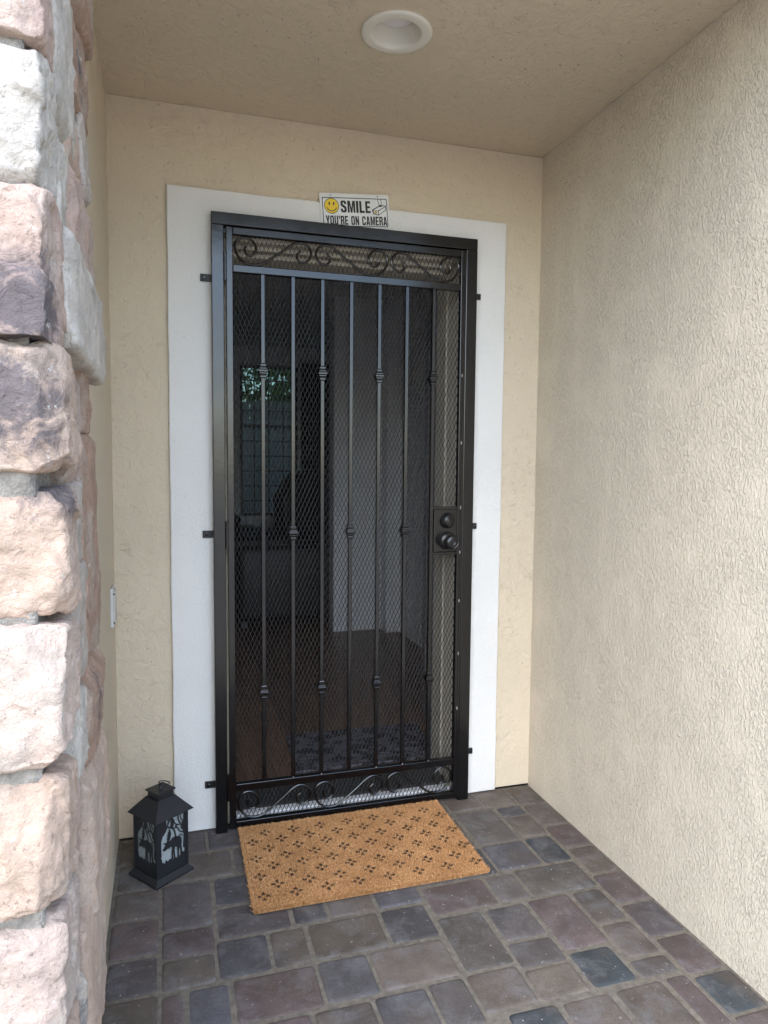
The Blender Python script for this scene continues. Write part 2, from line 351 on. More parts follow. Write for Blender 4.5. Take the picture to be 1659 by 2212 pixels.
gn = 240; gx, gy = rng.uniform(-.30, 1.21, gn), rng.uniform(-1.25, -.02, gn); gs = rng.uniform(.0006, .0019, gn)**1.0
near = rng.uniform(size=gn) < .35; gy = np.where(near, -.015-np.abs(rng.normal(0, .03, gn)), gy)
dv = np.array([(1, 0, 0), (0, 1, 0), (-1, 0, 0), (0, -1, 0), (0, 0, 1), (0, 0, -.6)]); an = rng.uniform(0, 6.28, gn)
GV = np.stack([gx, gy, np.full(gn, .0012)], 1)[:, None, :]+gs[:, None, None]*np.stack([dv[None, :, 0]*np.cos(an)[:, None]*1.6-dv[None, :, 1]*np.sin(an)[:, None], dv[None, :, 0]*np.sin(an)[:, None]*1.6+dv[None, :, 1]*np.cos(an)[:, None], np.repeat(dv[None, :, 2], gn, 0)], 2)
GF = np.concatenate([(np.arange(gn)*6)[:, None]+np.array(f) for f in ((0, 1, 4), (1, 2, 4), (2, 3, 4), (3, 0, 4), (1, 0, 5), (2, 1, 5), (3, 2, 5), (0, 3, 5))])
plain('grit_pale', (.36, .34, .30), .9, .4, 60); tag(raw('grit', GV.reshape(-1, 3), GF, M['grit_pale'], bed, (.45, -.6, 0)), kind='stuff')

# ------------------------------------------------------------------ porch shell
OX0, OX1, OZ = .035, .905, 2.03        # door opening
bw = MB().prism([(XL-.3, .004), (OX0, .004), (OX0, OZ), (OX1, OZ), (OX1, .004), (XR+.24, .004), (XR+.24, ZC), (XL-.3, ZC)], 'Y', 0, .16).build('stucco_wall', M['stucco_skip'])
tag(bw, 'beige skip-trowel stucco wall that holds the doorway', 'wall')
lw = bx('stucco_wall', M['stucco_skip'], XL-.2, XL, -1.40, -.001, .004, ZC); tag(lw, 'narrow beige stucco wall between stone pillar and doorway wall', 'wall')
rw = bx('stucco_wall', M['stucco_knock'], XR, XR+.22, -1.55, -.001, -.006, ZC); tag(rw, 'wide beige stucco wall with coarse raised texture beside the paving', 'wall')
LX, LY, LR = .455, -.586, .0735
cb = MB(); ncb = 64; x0c, x1c, y0c, y1c = XL-.7, XR+.25, -1.5, .2
for z in (ZC+.001, ZC+.12):
    for k in range(ncb):
        a = 2*math.pi*k/ncb; cb.v.append((LX+LR*math.cos(a), LY+LR*math.sin(a), z))
    for k in range(ncb):
        a = 2*math.pi*k/ncb; dx_, dy_ = math.cos(a), math.sin(a)
        tt = min(((x1c if dx_ > 0 else x0c)-LX)/dx_ if abs(dx_) > 1e-6 else 9e9, ((y1c if dy_ > 0 else y0c)-LY)/dy_ if abs(dy_) > 1e-6 else 9e9)
        cb.v.append((LX+dx_*tt, LY+dy_*tt, z))
for k in range(ncb):
    n_ = (k+1) % ncb
    cb.f += [(k, n_, ncb+n_, ncb+k), (2*ncb+k, 3*ncb+k, 3*ncb+n_, 2*ncb+n_), (k, 2*ncb+k, 2*ncb+n_, n_), (ncb+k, ncb+n_, 3*ncb+n_, 3*ncb+k)]
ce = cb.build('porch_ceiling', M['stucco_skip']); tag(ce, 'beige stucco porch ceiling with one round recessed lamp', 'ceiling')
hs = thing('house', 'rest of the house with its pitched roof over the porch', 'house', (0, 3, -.05))
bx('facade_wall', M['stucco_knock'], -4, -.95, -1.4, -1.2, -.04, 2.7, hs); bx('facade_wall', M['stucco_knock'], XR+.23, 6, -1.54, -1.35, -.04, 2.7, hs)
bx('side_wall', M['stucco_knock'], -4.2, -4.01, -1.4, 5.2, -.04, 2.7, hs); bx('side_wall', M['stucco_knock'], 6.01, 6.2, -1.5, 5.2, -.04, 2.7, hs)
MB().prism([(-1.56, 2.555), (5.7, 2.72), (1.9, 4.0)], 'X', -4.7, 6.7).build('roof', M['roofing'], hs)
# white stucco surround
def wavy(poly, keep=()):                # hand-floated edges wander a millimetre or two
    out = []
    for i, a in enumerate(poly):
        b = poly[(i+1) % len(poly)]; out.append(a)
        L = math.hypot(b[0]-a[0], b[1]-a[1]); m = int(L/.045)
        for k in range(1, m):
            t_ = k/m; p = [a[0]+(b[0]-a[0])*t_, a[1]+(b[1]-a[1])*t_]; ax = 0 if abs(b[0]-a[0]) < abs(b[1]-a[1]) else 1
            p[ax] += .0022*noise.noise(Vector((p[0]*9, p[1]*9, i)))+.0012*noise.noise(Vector((p[0]*31, p[1]*31, i+5))); out.append(tuple(p))
    return out
t = MB().prism(wavy([(-.137, .002), (-.002+OX0, .002), (OX0-.002, OZ+.002), (OX1+.002, OZ+.002), (OX1+.002, .002), (1.072, .002), (1.072, 2.172), (-.137, 2.172)]), 'Y', -.015, -.0005)
t = t.build('door_surround', M['stucco_white'], bevel=.004, seg=2); tag(t, 'flat white stucco band framing the doorway', 'door trim')
# inner timber door frame
df = thing('timber_doorway', 'beige timber door lining with stepped head set inside the opening', 'door lining', (.47, .1, .004))
for x, s in ((OX0, 1), (OX1, -1)):
    p = [(x, .0), (x+s*.016, .0), (x+s*.016, .10), (x+s*.021, .104), (x+s*.021, .20), (x, .20)]
    MB().prism(p, 'Z', .005, OZ-.004).build('jamb', M['jamb_beige'], df, bevel=.002)
p = [(.0, OZ), (.0, OZ-.012), (.045, OZ-.012), (.05, OZ-.024), (.09, OZ-.024), (.096, OZ-.038), (.2, OZ-.038), (.2, OZ)]
MB().prism(p, 'X', OX0+.022, OX1-.022).build('head', M['jamb_beige'], df, bevel=.0015)
MB().prism([(-.012, .002), (-.012, .034), (-.006, .038), (.018, .040), (.018, .002)], 'X', OX0+.022, OX1-.022).build('sill', M['sill_white'], df, bevel=.002)
MB().prism([(.0185, .002), (.0185, .038), (.03, .043), (.15, .047), (.2, .047), (.2, .002)], 'X', OX0+.022, OX1-.022).build('threshold', M['frame_dark'], df, bevel=.002)

# ------------------------------------------------------------------ inside of the house
fl = bx('interior_floor', M['frame_dark'], -3.9, 1.47, .16, 5.0, -.04, .030); tag(fl, kind='structure')
pm = None
for k in range(12):
    x0 = -.2+k*.14
    if pm is None:
        pk = MB().box(x0+.001, x0+.139, .21, 4.98, .030, .040).build('plank', M['plank_wood'], fl, bevel=.0012); pm = pk
    else:
        q = pm.copy(); COL.objects.link(q); q.location = pm.location+Vector((.14*k, 0, 0))
def iw(label, mat, *b): return tag(bx('interior_wall', M[mat], *b), label, 'wall')
iw('pale inner wall facing the doorway', 'int_wall', 1.00, 1.36, 2.52, 2.66, .03, 2.44)
iw('narrow pale return of inner wall next to the hall side', 'int_wall', 1.362, 1.47, 2.40, 2.66, .03, 2.44)
iw('dim hall wall running inward on the lock side of the doorway', 'int_wall', 1.472, 1.6, .17, 2.66, .03, 2.44)
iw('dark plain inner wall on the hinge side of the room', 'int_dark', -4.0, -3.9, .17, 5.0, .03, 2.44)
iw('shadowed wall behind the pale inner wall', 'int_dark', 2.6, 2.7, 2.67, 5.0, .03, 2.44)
WX0, WX1, WZ0, WZ1 = .58, 1.18, .70, 2.26
fw = MB().prism([(-4, .0), (2.7, .0), (2.7, 2.44), (-4, 2.44)], 'Y', 5.0, 5.12)
fw = MB(); 
for b in ((-4, WX0, 0.03, 2.44), (WX1, 2.7, .03, 2.44), (WX0, WX1, .03, WZ0), (WX0, WX1, WZ1, 2.44)): fw.box(b[0], b[1], 5.0, 5.12, b[2], b[3])
tag(fw.build('interior_wall', M['int_wall']), 'far inner wall with a gridded window in it', 'wall')
ic = bx('interior_ceiling', M['int_ceiling'], -4, 2.7, .21, 5.1, 2.442, 2.5); tag(ic, 'plain ceiling of the room behind the door', 'ceiling')
wn = thing('window', 'gridded window in the far inner wall looking onto green leaves', 'window', ((WX0+WX1)/2, 5.05, WZ0))
fr = MB()
for b in ((WX0, WX0+.03, WZ0, WZ1), (WX1-.03, WX1, WZ0, WZ1), (WX0+.03, WX1-.03, WZ0, WZ0+.03), (WX0+.03, WX1-.03, WZ1-.03, WZ1)): fr.box(b[0]+.001, b[1]-.001, 5.02, 5.09, b[2]+.001, b[3]-.001)
fr.build('window_frame', M['frame_dark'], wn)
nx, nz = 4, 10
for k in range(1, nx):
    x = WX0+(WX1-WX0)*k/nx; bx('muntin', M['frame_dark'], x-.006, x+.006, 5.035, 5.05, WZ0+.03, WZ1-.03, wn)
for k in range(1, nz):
    z = WZ0+(WZ1-WZ0)*k/nz; bx('muntin', M['frame_dark'], WX0+.03, WX1-.03, 5.052, 5.066, z-.006, z+.006, wn)
bx('pane', M['window_glass'], WX0+.03, WX1-.03, 5.07, 5.074, WZ0+.03, WZ1-.03, wn)
cu = MB(); pts = []
for k in range(61):
    x = 1.20+.62*k/60; pts.append((x, 4.93+.025*math.sin(k*.9)))
for (a, b), (c, d) in zip(pts, pts[1:]): cu.add([(a, b, .06), (c, d, .06), (c, d, 2.3), (a, b, 2.3), (a, b+.006, .06), (c, d+.006, .06), (c, d+.006, 2.3), (a, b+.006, 2.3)], [(0, 1, 2, 3), (4, 7, 6, 5), (3, 2, 6, 7), (0, 4, 5, 1)])
ct = cu.build('curtain', M['curtain']); tag(ct, 'black curtain hanging beside the gridded window', 'curtain')
# open entry door
ed = thing('entry_door', 'grey inner entry door standing open against the hall', 'door', (.885, .205, .045), -R(17))
def edp(name, b, mat, bv=.002, **k):
    o = MB().box(*b).build(name, M[mat], None, bevel=bv); o.parent = ed; return o
edp('door_slab', (0, .044, .0, .80, .0, 1.95), 'door_paint')
for z0, z1 in ((.2, .9), (1.05, 1.75)):
    for y0 in (.1, .44): edp('door_panel', (-.004, .0, y0, y0+.26, z0, z1), 'door_paint', .0015)
o = MB().lathe([(.028, 0), (.028, .006), (.012, .01), (.012, .03), (.026, .04), (.028, .055), (.015, .065)], (0, 0, 0), 'Z', 20).build('door_knob', M['knob_black'], None, smooth=True)
o.parent = ed; o.location = (.045, .73, .93); o.rotation_euler = (0, R(90), 0)
# seats
def armchair(name, label, x, y, rz, w, hb, grp=None):
    t = thing(name, label, 'armchair', (x, y, .0405), rz, grp)
    def p(nm, b, bv): o = MB().box(*b).build(nm, M['leather'], None, bevel=bv, seg=3, smooth=True); o.parent = t; return o
    p('seat', (-w/2+.15, w/2-.15, -.42, .25, .18, .45), .05)
    for s in (-1, 1): p('armrest', (s*(w/2-.07)-.08, s*(w/2-.07)+.08, -.42, .3, .06, .62), .06)
    pro = [(-w/2+.1, .3), (w/2-.1, .3), (w/2-.06, hb-.22)] + [((w/2-.1)*math.cos(R(a))*.95, hb-.22+.22*math.sin(R(a))) for a in range(10, 171, 16)] + [(-w/2+.06, hb-.22)]
    o = MB().prism(pro, 'Y', .2, .42).build('backrest', M['leather'], None, bevel=.03, seg=2, smooth=True); o.parent = t
    for sx in (-1, 1):
        for sy in (-.36, .3): o = MB().box(sx*(w/2-.1)-.025, sx*(w/2-.1)+.025, sy-.025, sy+.025, 0, .08).build('leg', M['frame_dark'], None, bevel=.004); o.parent = t
armchair('armchair', 'black armchair with tall rounded back below the gridded window', .96, 4.2, R(-160), .72, 1.16)
armchair('armchair', 'low wide black armchair next to the round-backed one', .18, 4.0, R(150), 1.0, .98)
armchair('armchair', 'black armchair with its back against the pale inner wall', .75, 3.1, R(-90), .8, .80)
rg = thing('rug', 'dark grey flecked pile rug on the brown plank floor', 'rug', (.62, .44, .0405))
MB().prism([(.33, .25), (.95, .25), (.97, .63), (.35, .64)], 'Z', .0405, .052).build('pile', M['rug_pile'], rg, bevel=.003)
# back garden seen through the window
gw = thing('garden_wall', 'low white garden wall seen through the window', 'wall', (1, 6.6, -.05)); bx('wall_panel', M['fence_white'], -3, 6, 6.5, 6.62, -.05, 1.72, gw, bevel=.01); bx('coping', M['fence_white'], -3, 6, 6.47, 6.65, 1.722, 1.76, gw)
gf = thing('garden_fence', 'grey board fence behind the white garden wall', 'fence', (1, 7.6, -.05))
for k in range(26): bx('board', M['fence_grey'], -1.2+.18*k, -1.2+.18*k+.172, 7.5, 7.52, -.04, 2.08+random.uniform(-.008, .008), gf)
for z in (.4, 1.7): bx('rail', M['fence_grey'], -1.2, 3.48, 7.521, 7.56, z, z+.08, gf)
def shrub(x, y, h, rad, n, label, ls=1, nm='shrub', grp='green shrubs behind the fence'):
    t = thing(nm, label, nm.split('_')[-1], (x, y, -.05), 0, grp)
    st = MB()
    for k in range(5):
        a = k*1.3; pth = [(x, y, -.05), (x+.1*math.cos(a), y+.1*math.sin(a), h*.3), (x+.5*rad*math.cos(a), y+.5*rad*math.sin(a), h*.65), (x+.75*rad*math.cos(a+.4), y+.75*rad*math.sin(a+.4), h*.9)]
        st.tube(spline(pth, 4), [.05-.0034*i for i in range(13)], 6)
    st.build('stem', M['bark'], t)
    u = rng.normal(size=(n, 3)); u /= np.linalg.norm(u, axis=1)[:, None]; r = rng.uniform(.35, 1, n)**.6
    cl = rng.normal(size=(n, 3))*.05
    c = u*r[:, None]*np.array([rad, rad, h*.42])+np.array([x, y, h*.6])+cl
    a = rng.normal(size=(n, 3)); a /= np.linalg.norm(a, axis=1)[:, None]; b = np.cross(a, rng.normal(size=(n, 3))); b /= np.linalg.norm(b, axis=1)[:, None]
    s = ls*rng.uniform(.04, .085, n)[:, None]
    v = np.stack([c-a*s, c+b*s*.45, c+a*s, c-b*s*.45], 1).reshape(-1, 3)
    raw('foliage', v, np.arange(4*n).reshape(-1, 4), M['leaf'], t, (x, y, 0))
shrub(1.0, 9.0, 3.6, 1.0, 3500, 'broad green shrub in the middle of the row behind the fence')
shrub(2.3, 9.4, 3.2, .9, 3000, 'green shrub at the curtain end of the row behind the fence'); shrub(-.4, 9.3, 3.4, .95, 3000, 'green shrub at the open end of the row behind the fence')

# trees across the street
for k, (x, y, h, rd_) in enumerate(((-17, -13, 5.4, 2.6), (10.5, -14.5, 5.6, 2.3))):
    shrub(x, y, h, rd_, 3200, ['tall', 'rounded', 'leafy', 'compact', 'broad', 'spreading'][k]+' green tree across the street from the porch', 4.2, 'street_tree', 'trees across the street')

# ------------------------------------------------------------------ stone pillar
sp = thing('stone_pillar', 'pillar clad in rough white and peach stones with grey mortar', 'pillar', (-.6, -1.17, .0))
mo = bmesh.new(); bmesh.ops.create_cube(mo, size=2); bmesh.ops.subdivide_edges(mo, edges=mo.edges[:], cuts=60, use_grid_fill=True)
for v in mo.verts:
    q = Vector((-.633+v.co.x*.322, -1.182+v.co.y*.294, 1.195+v.co.z*1.234)); k = noise.noise(q*9)*.006+noise.noise(q*26)*.004
    v.co = q+Vector((k if v.co.x > .99 else 0, -k*1.3 if v.co.y < -.99 else 0, 0))-Vector((-.6, -1.17, 0))
me = bpy.data.meshes.new('mortar'); mo.to_mesh(me); mo.free(); me.shade_smooth(); me.materials.append(M['mortar'])
mo = bpy.data.objects.new('mortar', me); COL.objects.link(mo); mo.parent = sp
def rock(b, col, mat, seed, n=14, chips=16, amp=1.0):
    x0, x1, y0, y1, z0, z1 = b; c = Vector(((x0+x1)/2, (y0+y1)/2, (z0+z1)/2)); h = Vector(((x1-x0)/2, (y1-y0)/2, (z1-z0)/2))
    rn = random.Random(seed*17+3)
    bm = bmesh.new(); bmesh.ops.create_cube(bm, size=2); bmesh.ops.subdivide_edges(bm, edges=bm.edges[:], cuts=n, use_grid_fill=True)
    m = min(h); rd = min(m*.45, .016); pl = []
    for k in range(chips):              # hewn facets: planes that shave corners and edges
        q = Vector((rn.uniform(-.2, 1), rn.uniform(-1, .35), rn.uniform(-1, 1)))
        if k % 3 == 0: q[rn.choice((0, 1, 2))] *= .12
        if k % 4 == 1: q = Vector((rn.choice((0, 1)), -1*rn.random(), rn.uniform(-.25, .25)))
        q.normalize(); sup = sum(abs(q[i])*h[i] for i in range(3)); mid = max(abs(q[i])*h[i] for i in range(3))
        sh = rn.uniform(.002, .012) if max(abs(t) for t in q) > .9 else rn.uniform(.010, .030)
        pl.append((q, sup-sh))
    s = Vector((seed*7.3, seed*3.1, seed*1.7))
    for v in bm.verts:
        q = v.co; full = Vector([q[i]*h[i] for i in range(3)])
        inner = Vector([max(-h[i]+rd, min(h[i]-rd, full[i])) for i in range(3)]); d = full-inner
        if d.length > 1e-9:
            L = sum(abs(t)**2.6 for t in d)**(1/2.6)
            if L > rd: full = inner+d*(rd/L)
        nr = (full-inner); nr = nr.normalized() if nr.length > 1e-6 else Vector((0, 0, 0))
        jit = .006*noise.noise((full+c)*22+s)
        for pn, pd in pl:
            e = full.dot(pn)-pd-jit
            if e > 0: full = full-pn*e*.92
        w_ = full+c; k = 0
        for fr_, am in ((12, .0058*amp), (28, .0026*amp)):      # split faces: every cell is a flat tilted chip
            q3 = (w_+.012*noise.noise_vector(w_*18+s))*fr_+s; pt_ = noise.voronoi(q3)[1][0]; gv = noise.noise_vector(pt_*3.7+s).normalized()
            k += am*(.9*(q3-pt_).dot(gv)+.7*noise.noise(pt_*5.1+s))
        k += .0035*noise.noise(w_*20+s)+.0022*noise.noise(w_*55+s)+.0012*noise.noise(w_*120+s)
        v.co = full+nr*k
    bmesh.ops.recalc_face_normals(bm, faces=bm.faces)
    tl_ = Matrix.Rotation(rn.uniform(-.05, .05), 3, 'Y') @ Matrix.Rotation(rn.uniform(-.05, .05) if n < 25 else rn.uniform(-.03, .03), 3, 'X')
    for v in bm.verts: v.co = tl_ @ v.co
    me = bpy.data.meshes.new('stone'); bm.to_mesh(me); bm.free(); me.shade_smooth(); me.materials.append(M[mat])
    o = bpy.data.objects.new('stone', me); COL.objects.link(o); put(o, c, sp); o.color = (col[0]*.80, col[1]*.79, col[2]*.80, 1)
WH, PE, PK, GR, BR = (.72, .67, .58), (.69, .52, .40), (.64, .48, .39), (.60, .53, .45), (.50, .34, .245)
# corner stones: display y range, right limit x, colour, material
FS = [(-760, -440, -.290, PE, 'stone_plain'), (-420, -165, -.294, GR, 'stone_plain'), (-150, 72, -.292, PK, 'stone_plain'), (70, 425, -.296, WH, 'stone_plain'), (405, 722, -.288, PK, 'stone_stain_low'), (748, 1024, -.277, PE, 'stone_stain_mid'), (1052, 1338, -.274, PE, 'stone_stain_top'),
      (1352, 1650, -.282, (.72, .57, .47), 'stone_plain'), (1686, 1968, -.287, PE, 'stone_plain'), (2002, 2290, -.292, (.70, .56, .47), 'stone_plain'), (2312, 2640, -.288, PE, 'stone_plain'), (2660, 2960, -.285, WH, 'stone_plain')]
for i, (a, b, xr, c, m) in enumerate(FS):
    z1, z0 = hit(60, a, 1, -1.48).z, hit(60, b, 1, -1.48).z
    rock((-.56-.03*(i % 2), xr+.006, -1.512+.012*((i+2) % 3), -1.36+.03*(i % 2), z0-.004-.006*(i % 3 == 1), z1+.003), c, m, i, n=46 if 1 < i < 10 else 12)
    rock((-.96, -.565-.03*(i % 2), -1.50, -1.40, z0+.012, z1-.002), [PE, WH, PK][i % 3], 'stone_plain', i+41, n=6)
SS = [(112,150,-420,-230,WH,0,'stone_plain'),(155,188,-700,-430,PK,0,'stone_plain'),(112,150,-760,-440,GR,0,'stone_plain'),(108,159,-60,288,WH,0,'stone_plain'),(150,178,240,430,PE,0,'stone_plain'),(158,189,60,262,BR,.0,'stone_stain'),(157,185,-150,55,BR,0,'stone_plain'),(108,148,300,572,WH,0,'stone_plain'),(176,191,270,437,GR,0,'stone_plain'),
      (150,195,436,600,PK,.002,'stone_plain'),(122,214,590,792,WH,.010,'stone_plain'),(147,180,810,1042,PK,0,'stone_plain'),(178,196,796,930,BR,0,'stone_plain'),(180,210,940,1420,BR,.004,'stone_plain'),(145,178,1050,1228,GR,0,'stone_plain'),
      (148,186,1235,1480,GR,0,'stone_plain'),(182,211,1425,1600,BR,.004,'stone_stain'),(140,180,1490,1690,WH,0,'stone_plain'),(184,222,1610,1900,PE,.005,'stone_plain'),(130,180,1700,1880,PK,0,'stone_plain'),(122,178,1890,2090,PK,0,'stone_plain'),(182,220,1910,2250,PE,.004,'stone_plain'),(130,178,2100,2300,GR,0,'stone_stain'),(130,218,2320,2600,WH,.0,'stone_plain'),(110,185,-420,-160,PE,0,'stone_plain')]
for i, (a, b, c, d, col, ex, m) in enumerate(SS):
    ya, yb = hit(a, (c+d)/2, 0, -.285).y, hit(b, (c+d)/2, 0, -.285).y; ya = max(ya, -1.37); yb = min(yb, -.875)
    ym = (ya+yb)/2; z1, z0 = hit((a+b)/2, c, 1, ym).z, hit((a+b)/2, d, 1, ym).z
    rock((-.40, -.284+ex+random.uniform(-.006, .009), ya-.002, yb+.004, z0-.008, z1+.006), col, m, i+70, n=28, amp=.6)

# ------------------------------------------------------------------ security door
sdr = thing('security_door', 'black steel security door with vertical bars, scrolls and diamond mesh', 'door', (.47, -.035, 0))
BK = M['black_metal']; YF, YB = -.054, -.016
bx('frame_jamb', BK, 0, .040, YF, YB, .0, 2.05, sdr, .0025, 2); bx('frame_jamb', BK, .897, .94, YF, YB, .0, 2.05, sdr, .0025, 2)
bx('frame_header', BK, 0, .94, YF, YB, 2.0505, 2.09, sdr, .0025, 2)
bx('frame_stop', BK, .040, .897, -.026, -.0165, 2.032, 2.05, sdr, .001)
L0, L1, LF, LB = .047, .894, -.051, -.027
bx('stile', BK, L0, .069, LF, LB, .012, 2.047, sdr, .002, 2); bx('stile', BK, .878, L1, LF, LB, .012, 2.047, sdr, .002, 2)
for z0, z1 in ((2.024, 2.047), (1.903, 1.927), (.141, .167), (.012, .034)):
    bx('rail', BK, .0692, .8778, LF+.0004, LB, z0, z1, sdr, .002, 2)
bx('meeting_strip', BK, .889, .897, -.0525, -.0515, .015, 2.04, sdr, .0003)
def collar(x, z, par):
    prof = [(.0085, -.025), (.0105, -.022), (.0105, -.016), (.0085, -.014), (.0135, -.010), (.0135, -.006), (.0165, -.003), (.0165, .003), (.0135, .006), (.0135, .010), (.0085, .014), (.0105, .016), (.0105, .022), (.0085, .025)]
    prof = [(r*1.414*.93, h) for r, h in prof]
    MB().lathe(prof, (x, -.0445, z), 'Z', 4, rot=R(45)).build('collar', BK, par, bevel=.0006)
for k in range(7):
    x = .1665+.1016*k
    pk = MB().box(x-.0065, x+.0065, -.051, -.038, .168, 1.902).build('picket', BK, sdr, bevel=.0012)
    for z in ((1.586, .484) if k % 2 == 0 else (1.037,)): collar(x, z, pk)
# diamond mesh, one zig-zag strand beside the next
sw, lh = .0073, .0165; x0, x1, z0, z1 = .064, .884, .028, 2.03
ns, nh = int((x1-x0)/sw), int((z1-z0)/lh)
V = []; F = []
kk, jj = np.meshgrid(np.arange(ns), np.arange(nh), indexing='ij'); kk = kk.ravel(); jj = jj.ravel()
sgn = lambda j: np.where((kk+j) % 2 == 0, -.5, .5)
xa = x0+(kk+.5)*sw+sgn(jj)*sw*.93; xb = x0+(kk+.5)*sw+sgn(jj+1)*sw*.93
za = z0+jj*lh; zb = za+lh; ym = -.0335+np.where((kk % 2) == 0, .0004, -.0004)
hw = .00075; ty = .0022                # strand half width, face tilt
def pt(x, y, z): return np.stack([x, np.broadcast_to(y, x.shape), z], 1)
dirx = np.sign(xb-xa)
# front face leans: the upper long edge lies further back
up = np.stack([-dirx*hw*.9, np.full(len(kk), ty*.35), np.full(len(kk), hw*.45)], 1)
A = pt(xa, ym, za); B = pt(xb, ym, zb); bk = np.array([0, .0016, 0])
quads = [A-up, B-up, B+up, A+up, A-up+bk, B-up+bk, B+up+bk, A+up+bk]
V = np.stack(quads, 1).reshape(-1, 3); b0 = (np.arange(len(kk))*8)[:, None]
F = np.concatenate([b0+np.array(f) for f in ((0, 1, 2, 3), (3, 2, 6, 7), (1, 0, 4, 5), (7, 6, 5, 4))])
# bonds where two strands meet: small facets leaning up to the sky
bx_ = x0+(kk+1)*sw; bz = za; on = sgn(jj) > 0
bxx, bzz = bx_[on], bz[on]; m_ = len(bxx); yb_ = np.full(m_, -.0352)
Q = np.stack([pt(bxx-.0013, yb_-.0010, bzz-.0024), pt(bxx+.0013, yb_-.0010, bzz-.0024), pt(bxx+.0013, yb_+.0014, bzz+.0024), pt(bxx-.0013, yb_+.0014, bzz+.0024),
     pt(bxx-.0013, yb_+.0030, bzz-.0024), pt(bxx+.0013, yb_+.0030, bzz-.0024), pt(bxx+.0013, yb_+.0030, bzz+.0024), pt(bxx-.0013, yb_+.0030, bzz+.0024)], 1).reshape(-1, 3)
b1 = (np.arange(m_)*8)[:, None]+len(V)
F = np.concatenate([F]+[b1+np.array(f) for f in ((0, 1, 2, 3), (0, 4, 5, 1), (3, 2, 6, 7), (1, 5, 6, 2), (0, 3, 7, 4), (7, 6, 5, 4))])
ms = raw('mesh_screen', np.concatenate([V, Q]), F, M['mesh_metal'], sdr, (.47, -.0335, .03)); tag(ms, kind='stuff')
# scrolls
SP = [(715,195),(738,222),(735,252),(712,268),(682,260),(657,228),(652,190),(672,155),(715,142),(762,162),(820,213),(890,272),(950,318),(1010,335),(1065,322),(1102,280),(1110,230),(1085,190),(1040,175),(1000,195),(984,235),(1004,272),(1035,280),(1053,255),(1048,228)]
def tb(x): return 75+(x-150)*.098, 268+(x-150)*.0836
SU = []
for x, y in SP:
    a, b = tb(x); SU.append(((x-645)/470, (b-y)/(b-a)))
v0, v1 = min(q[1] for q in SU), max(q[1] for q in SU)
SU = [(u, (v-v0)/(v1-v0)) for u, v in SU]
def scroll(xl, xr, zl, zh, flip, rev=False):
    pts = []
    for u, v in SU:
        if rev: u, v = 1-u, 1-v
        if flip: v = 1-v
        pts.append((xl+.005+(xr-xl-.01)*u, -.043, zl+.0045+(zh-zl-.009)*v))
    MB().tube(spline(pts, 5), .0042, 8).build('scroll', BK, sdr, smooth=True)
wd = (.878-.069)/3
for k in range(3):
    a = .069+wd*k; scroll(a, a+wd, 1.928, 2.023, k == 0, k == 0); scroll(a, a+wd, .035, .140, k < 2, k < 2)
# fixing tabs
for z in (1.884, 1.036, .164):
    tb_ = bx('fixing_tab', M['tab_metal'], -.034, .001, -.0215, -.0155, z-.012, z+.012, sdr, .001); MB().lathe([(.0055, 0), (.0055, .003), (.003, .004)], (-.021, -.0215, z), '-Y', 10).build('bolt', BK, tb_)
    z += .01
    tb_ = bx('fixing_tab', M['tab_metal'], .939, .970, -.0215, -.0155, z-.011, z+.011, sdr, .001); MB().lathe([(.0045, 0), (.0045, .003), (.0025, .004)], (.9625, -.0215, z), '-Y', 10).build('bolt', BK, tb_)
# hinges
for z in (1.917, 1.036, .162):
    hg = MB().lathe([(.0055, -.045), (.0055, .045)], (.0433, -.0555, z), 'Z', 14).build('hinge', BK, sdr, smooth=True)
    for dz in (-.046, -.015, .015, .040): MB().lathe([(.0063, 0), (.0066, .003), (.0063, .006)], (.0433, -.0555, z+dz), 'Z', 14).build('hinge_ring', BK, hg, smooth=True)
# lock box, deadbolt and knob
bx('lock_rim', BK, .780, .8775, -.0505, -.034, 1.1125, 1.122, sdr, .001); bx('lock_rim', BK, .780, .8775, -.0505, -.034, .945, .9545, sdr, .001)
lk = bx('lock_plate', BK, .7865, .8776, -.0495, -.030, .956, 1.111, sdr, .0015, 2)
KB = M['knob_black']
db = MB().lathe([(.0285, 0), (.0290, .003), (.027, .008), (.0225, .0135), (.0175, .017), (.0175, .0195), (.0155, .0205), (.0145, .0195), (.0143, .0196)], (.838, -.0496, 1.071), '-Y', 40).build('deadbolt', KB, lk, smooth=50)
MB().lathe([(.0055, 0), (.0055, .0012), (.0045, .0016)], (.838, -.0692, 1.0690), '-Y', 20).build('key_cylinder', BK, db)
kn = MB().lathe([(.0335, 0), (.0335, .003), (.031, .008), (.022, .0135), (.0145, .016), (.0125, .020), (.0125, .030), (.0175, .034), (.0245, .040), (.0265, .047), (.0262, .054), (.0225, .0585), (.0205, .0575), (.0165, .0595), (.011, .0605), (.010, .0595), (.004, .0598)], (.838, -.0496, .9965), '-Y', 40).build('door_knob', KB, lk, smooth=50)
# weld beads left bare along the lock stile
for z in (1.60, 1.356, 1.118, .952, .77, .57, .36):
    MB().lathe([(.001, -.006), (.0022, -.003), (.0026, 0), (.0018, .004), (.0008, .007)], (.8885+random.uniform(-.001, .001), -.0525, z), 'Z', 7).build('weld_bead', M['bare_weld'], sdr, smooth=True)
for k in range(7):
    if k in (1, 4, 5, 6, 2): MB().lathe([(.0006, -.002), (.0022, 0), (.0016, .002), (.0005, .003)], (.1665+.1016*k, -.0508, .1685), 'Z', 7).build('weld_bead', M['bare_weld'], sdr, smooth=True)

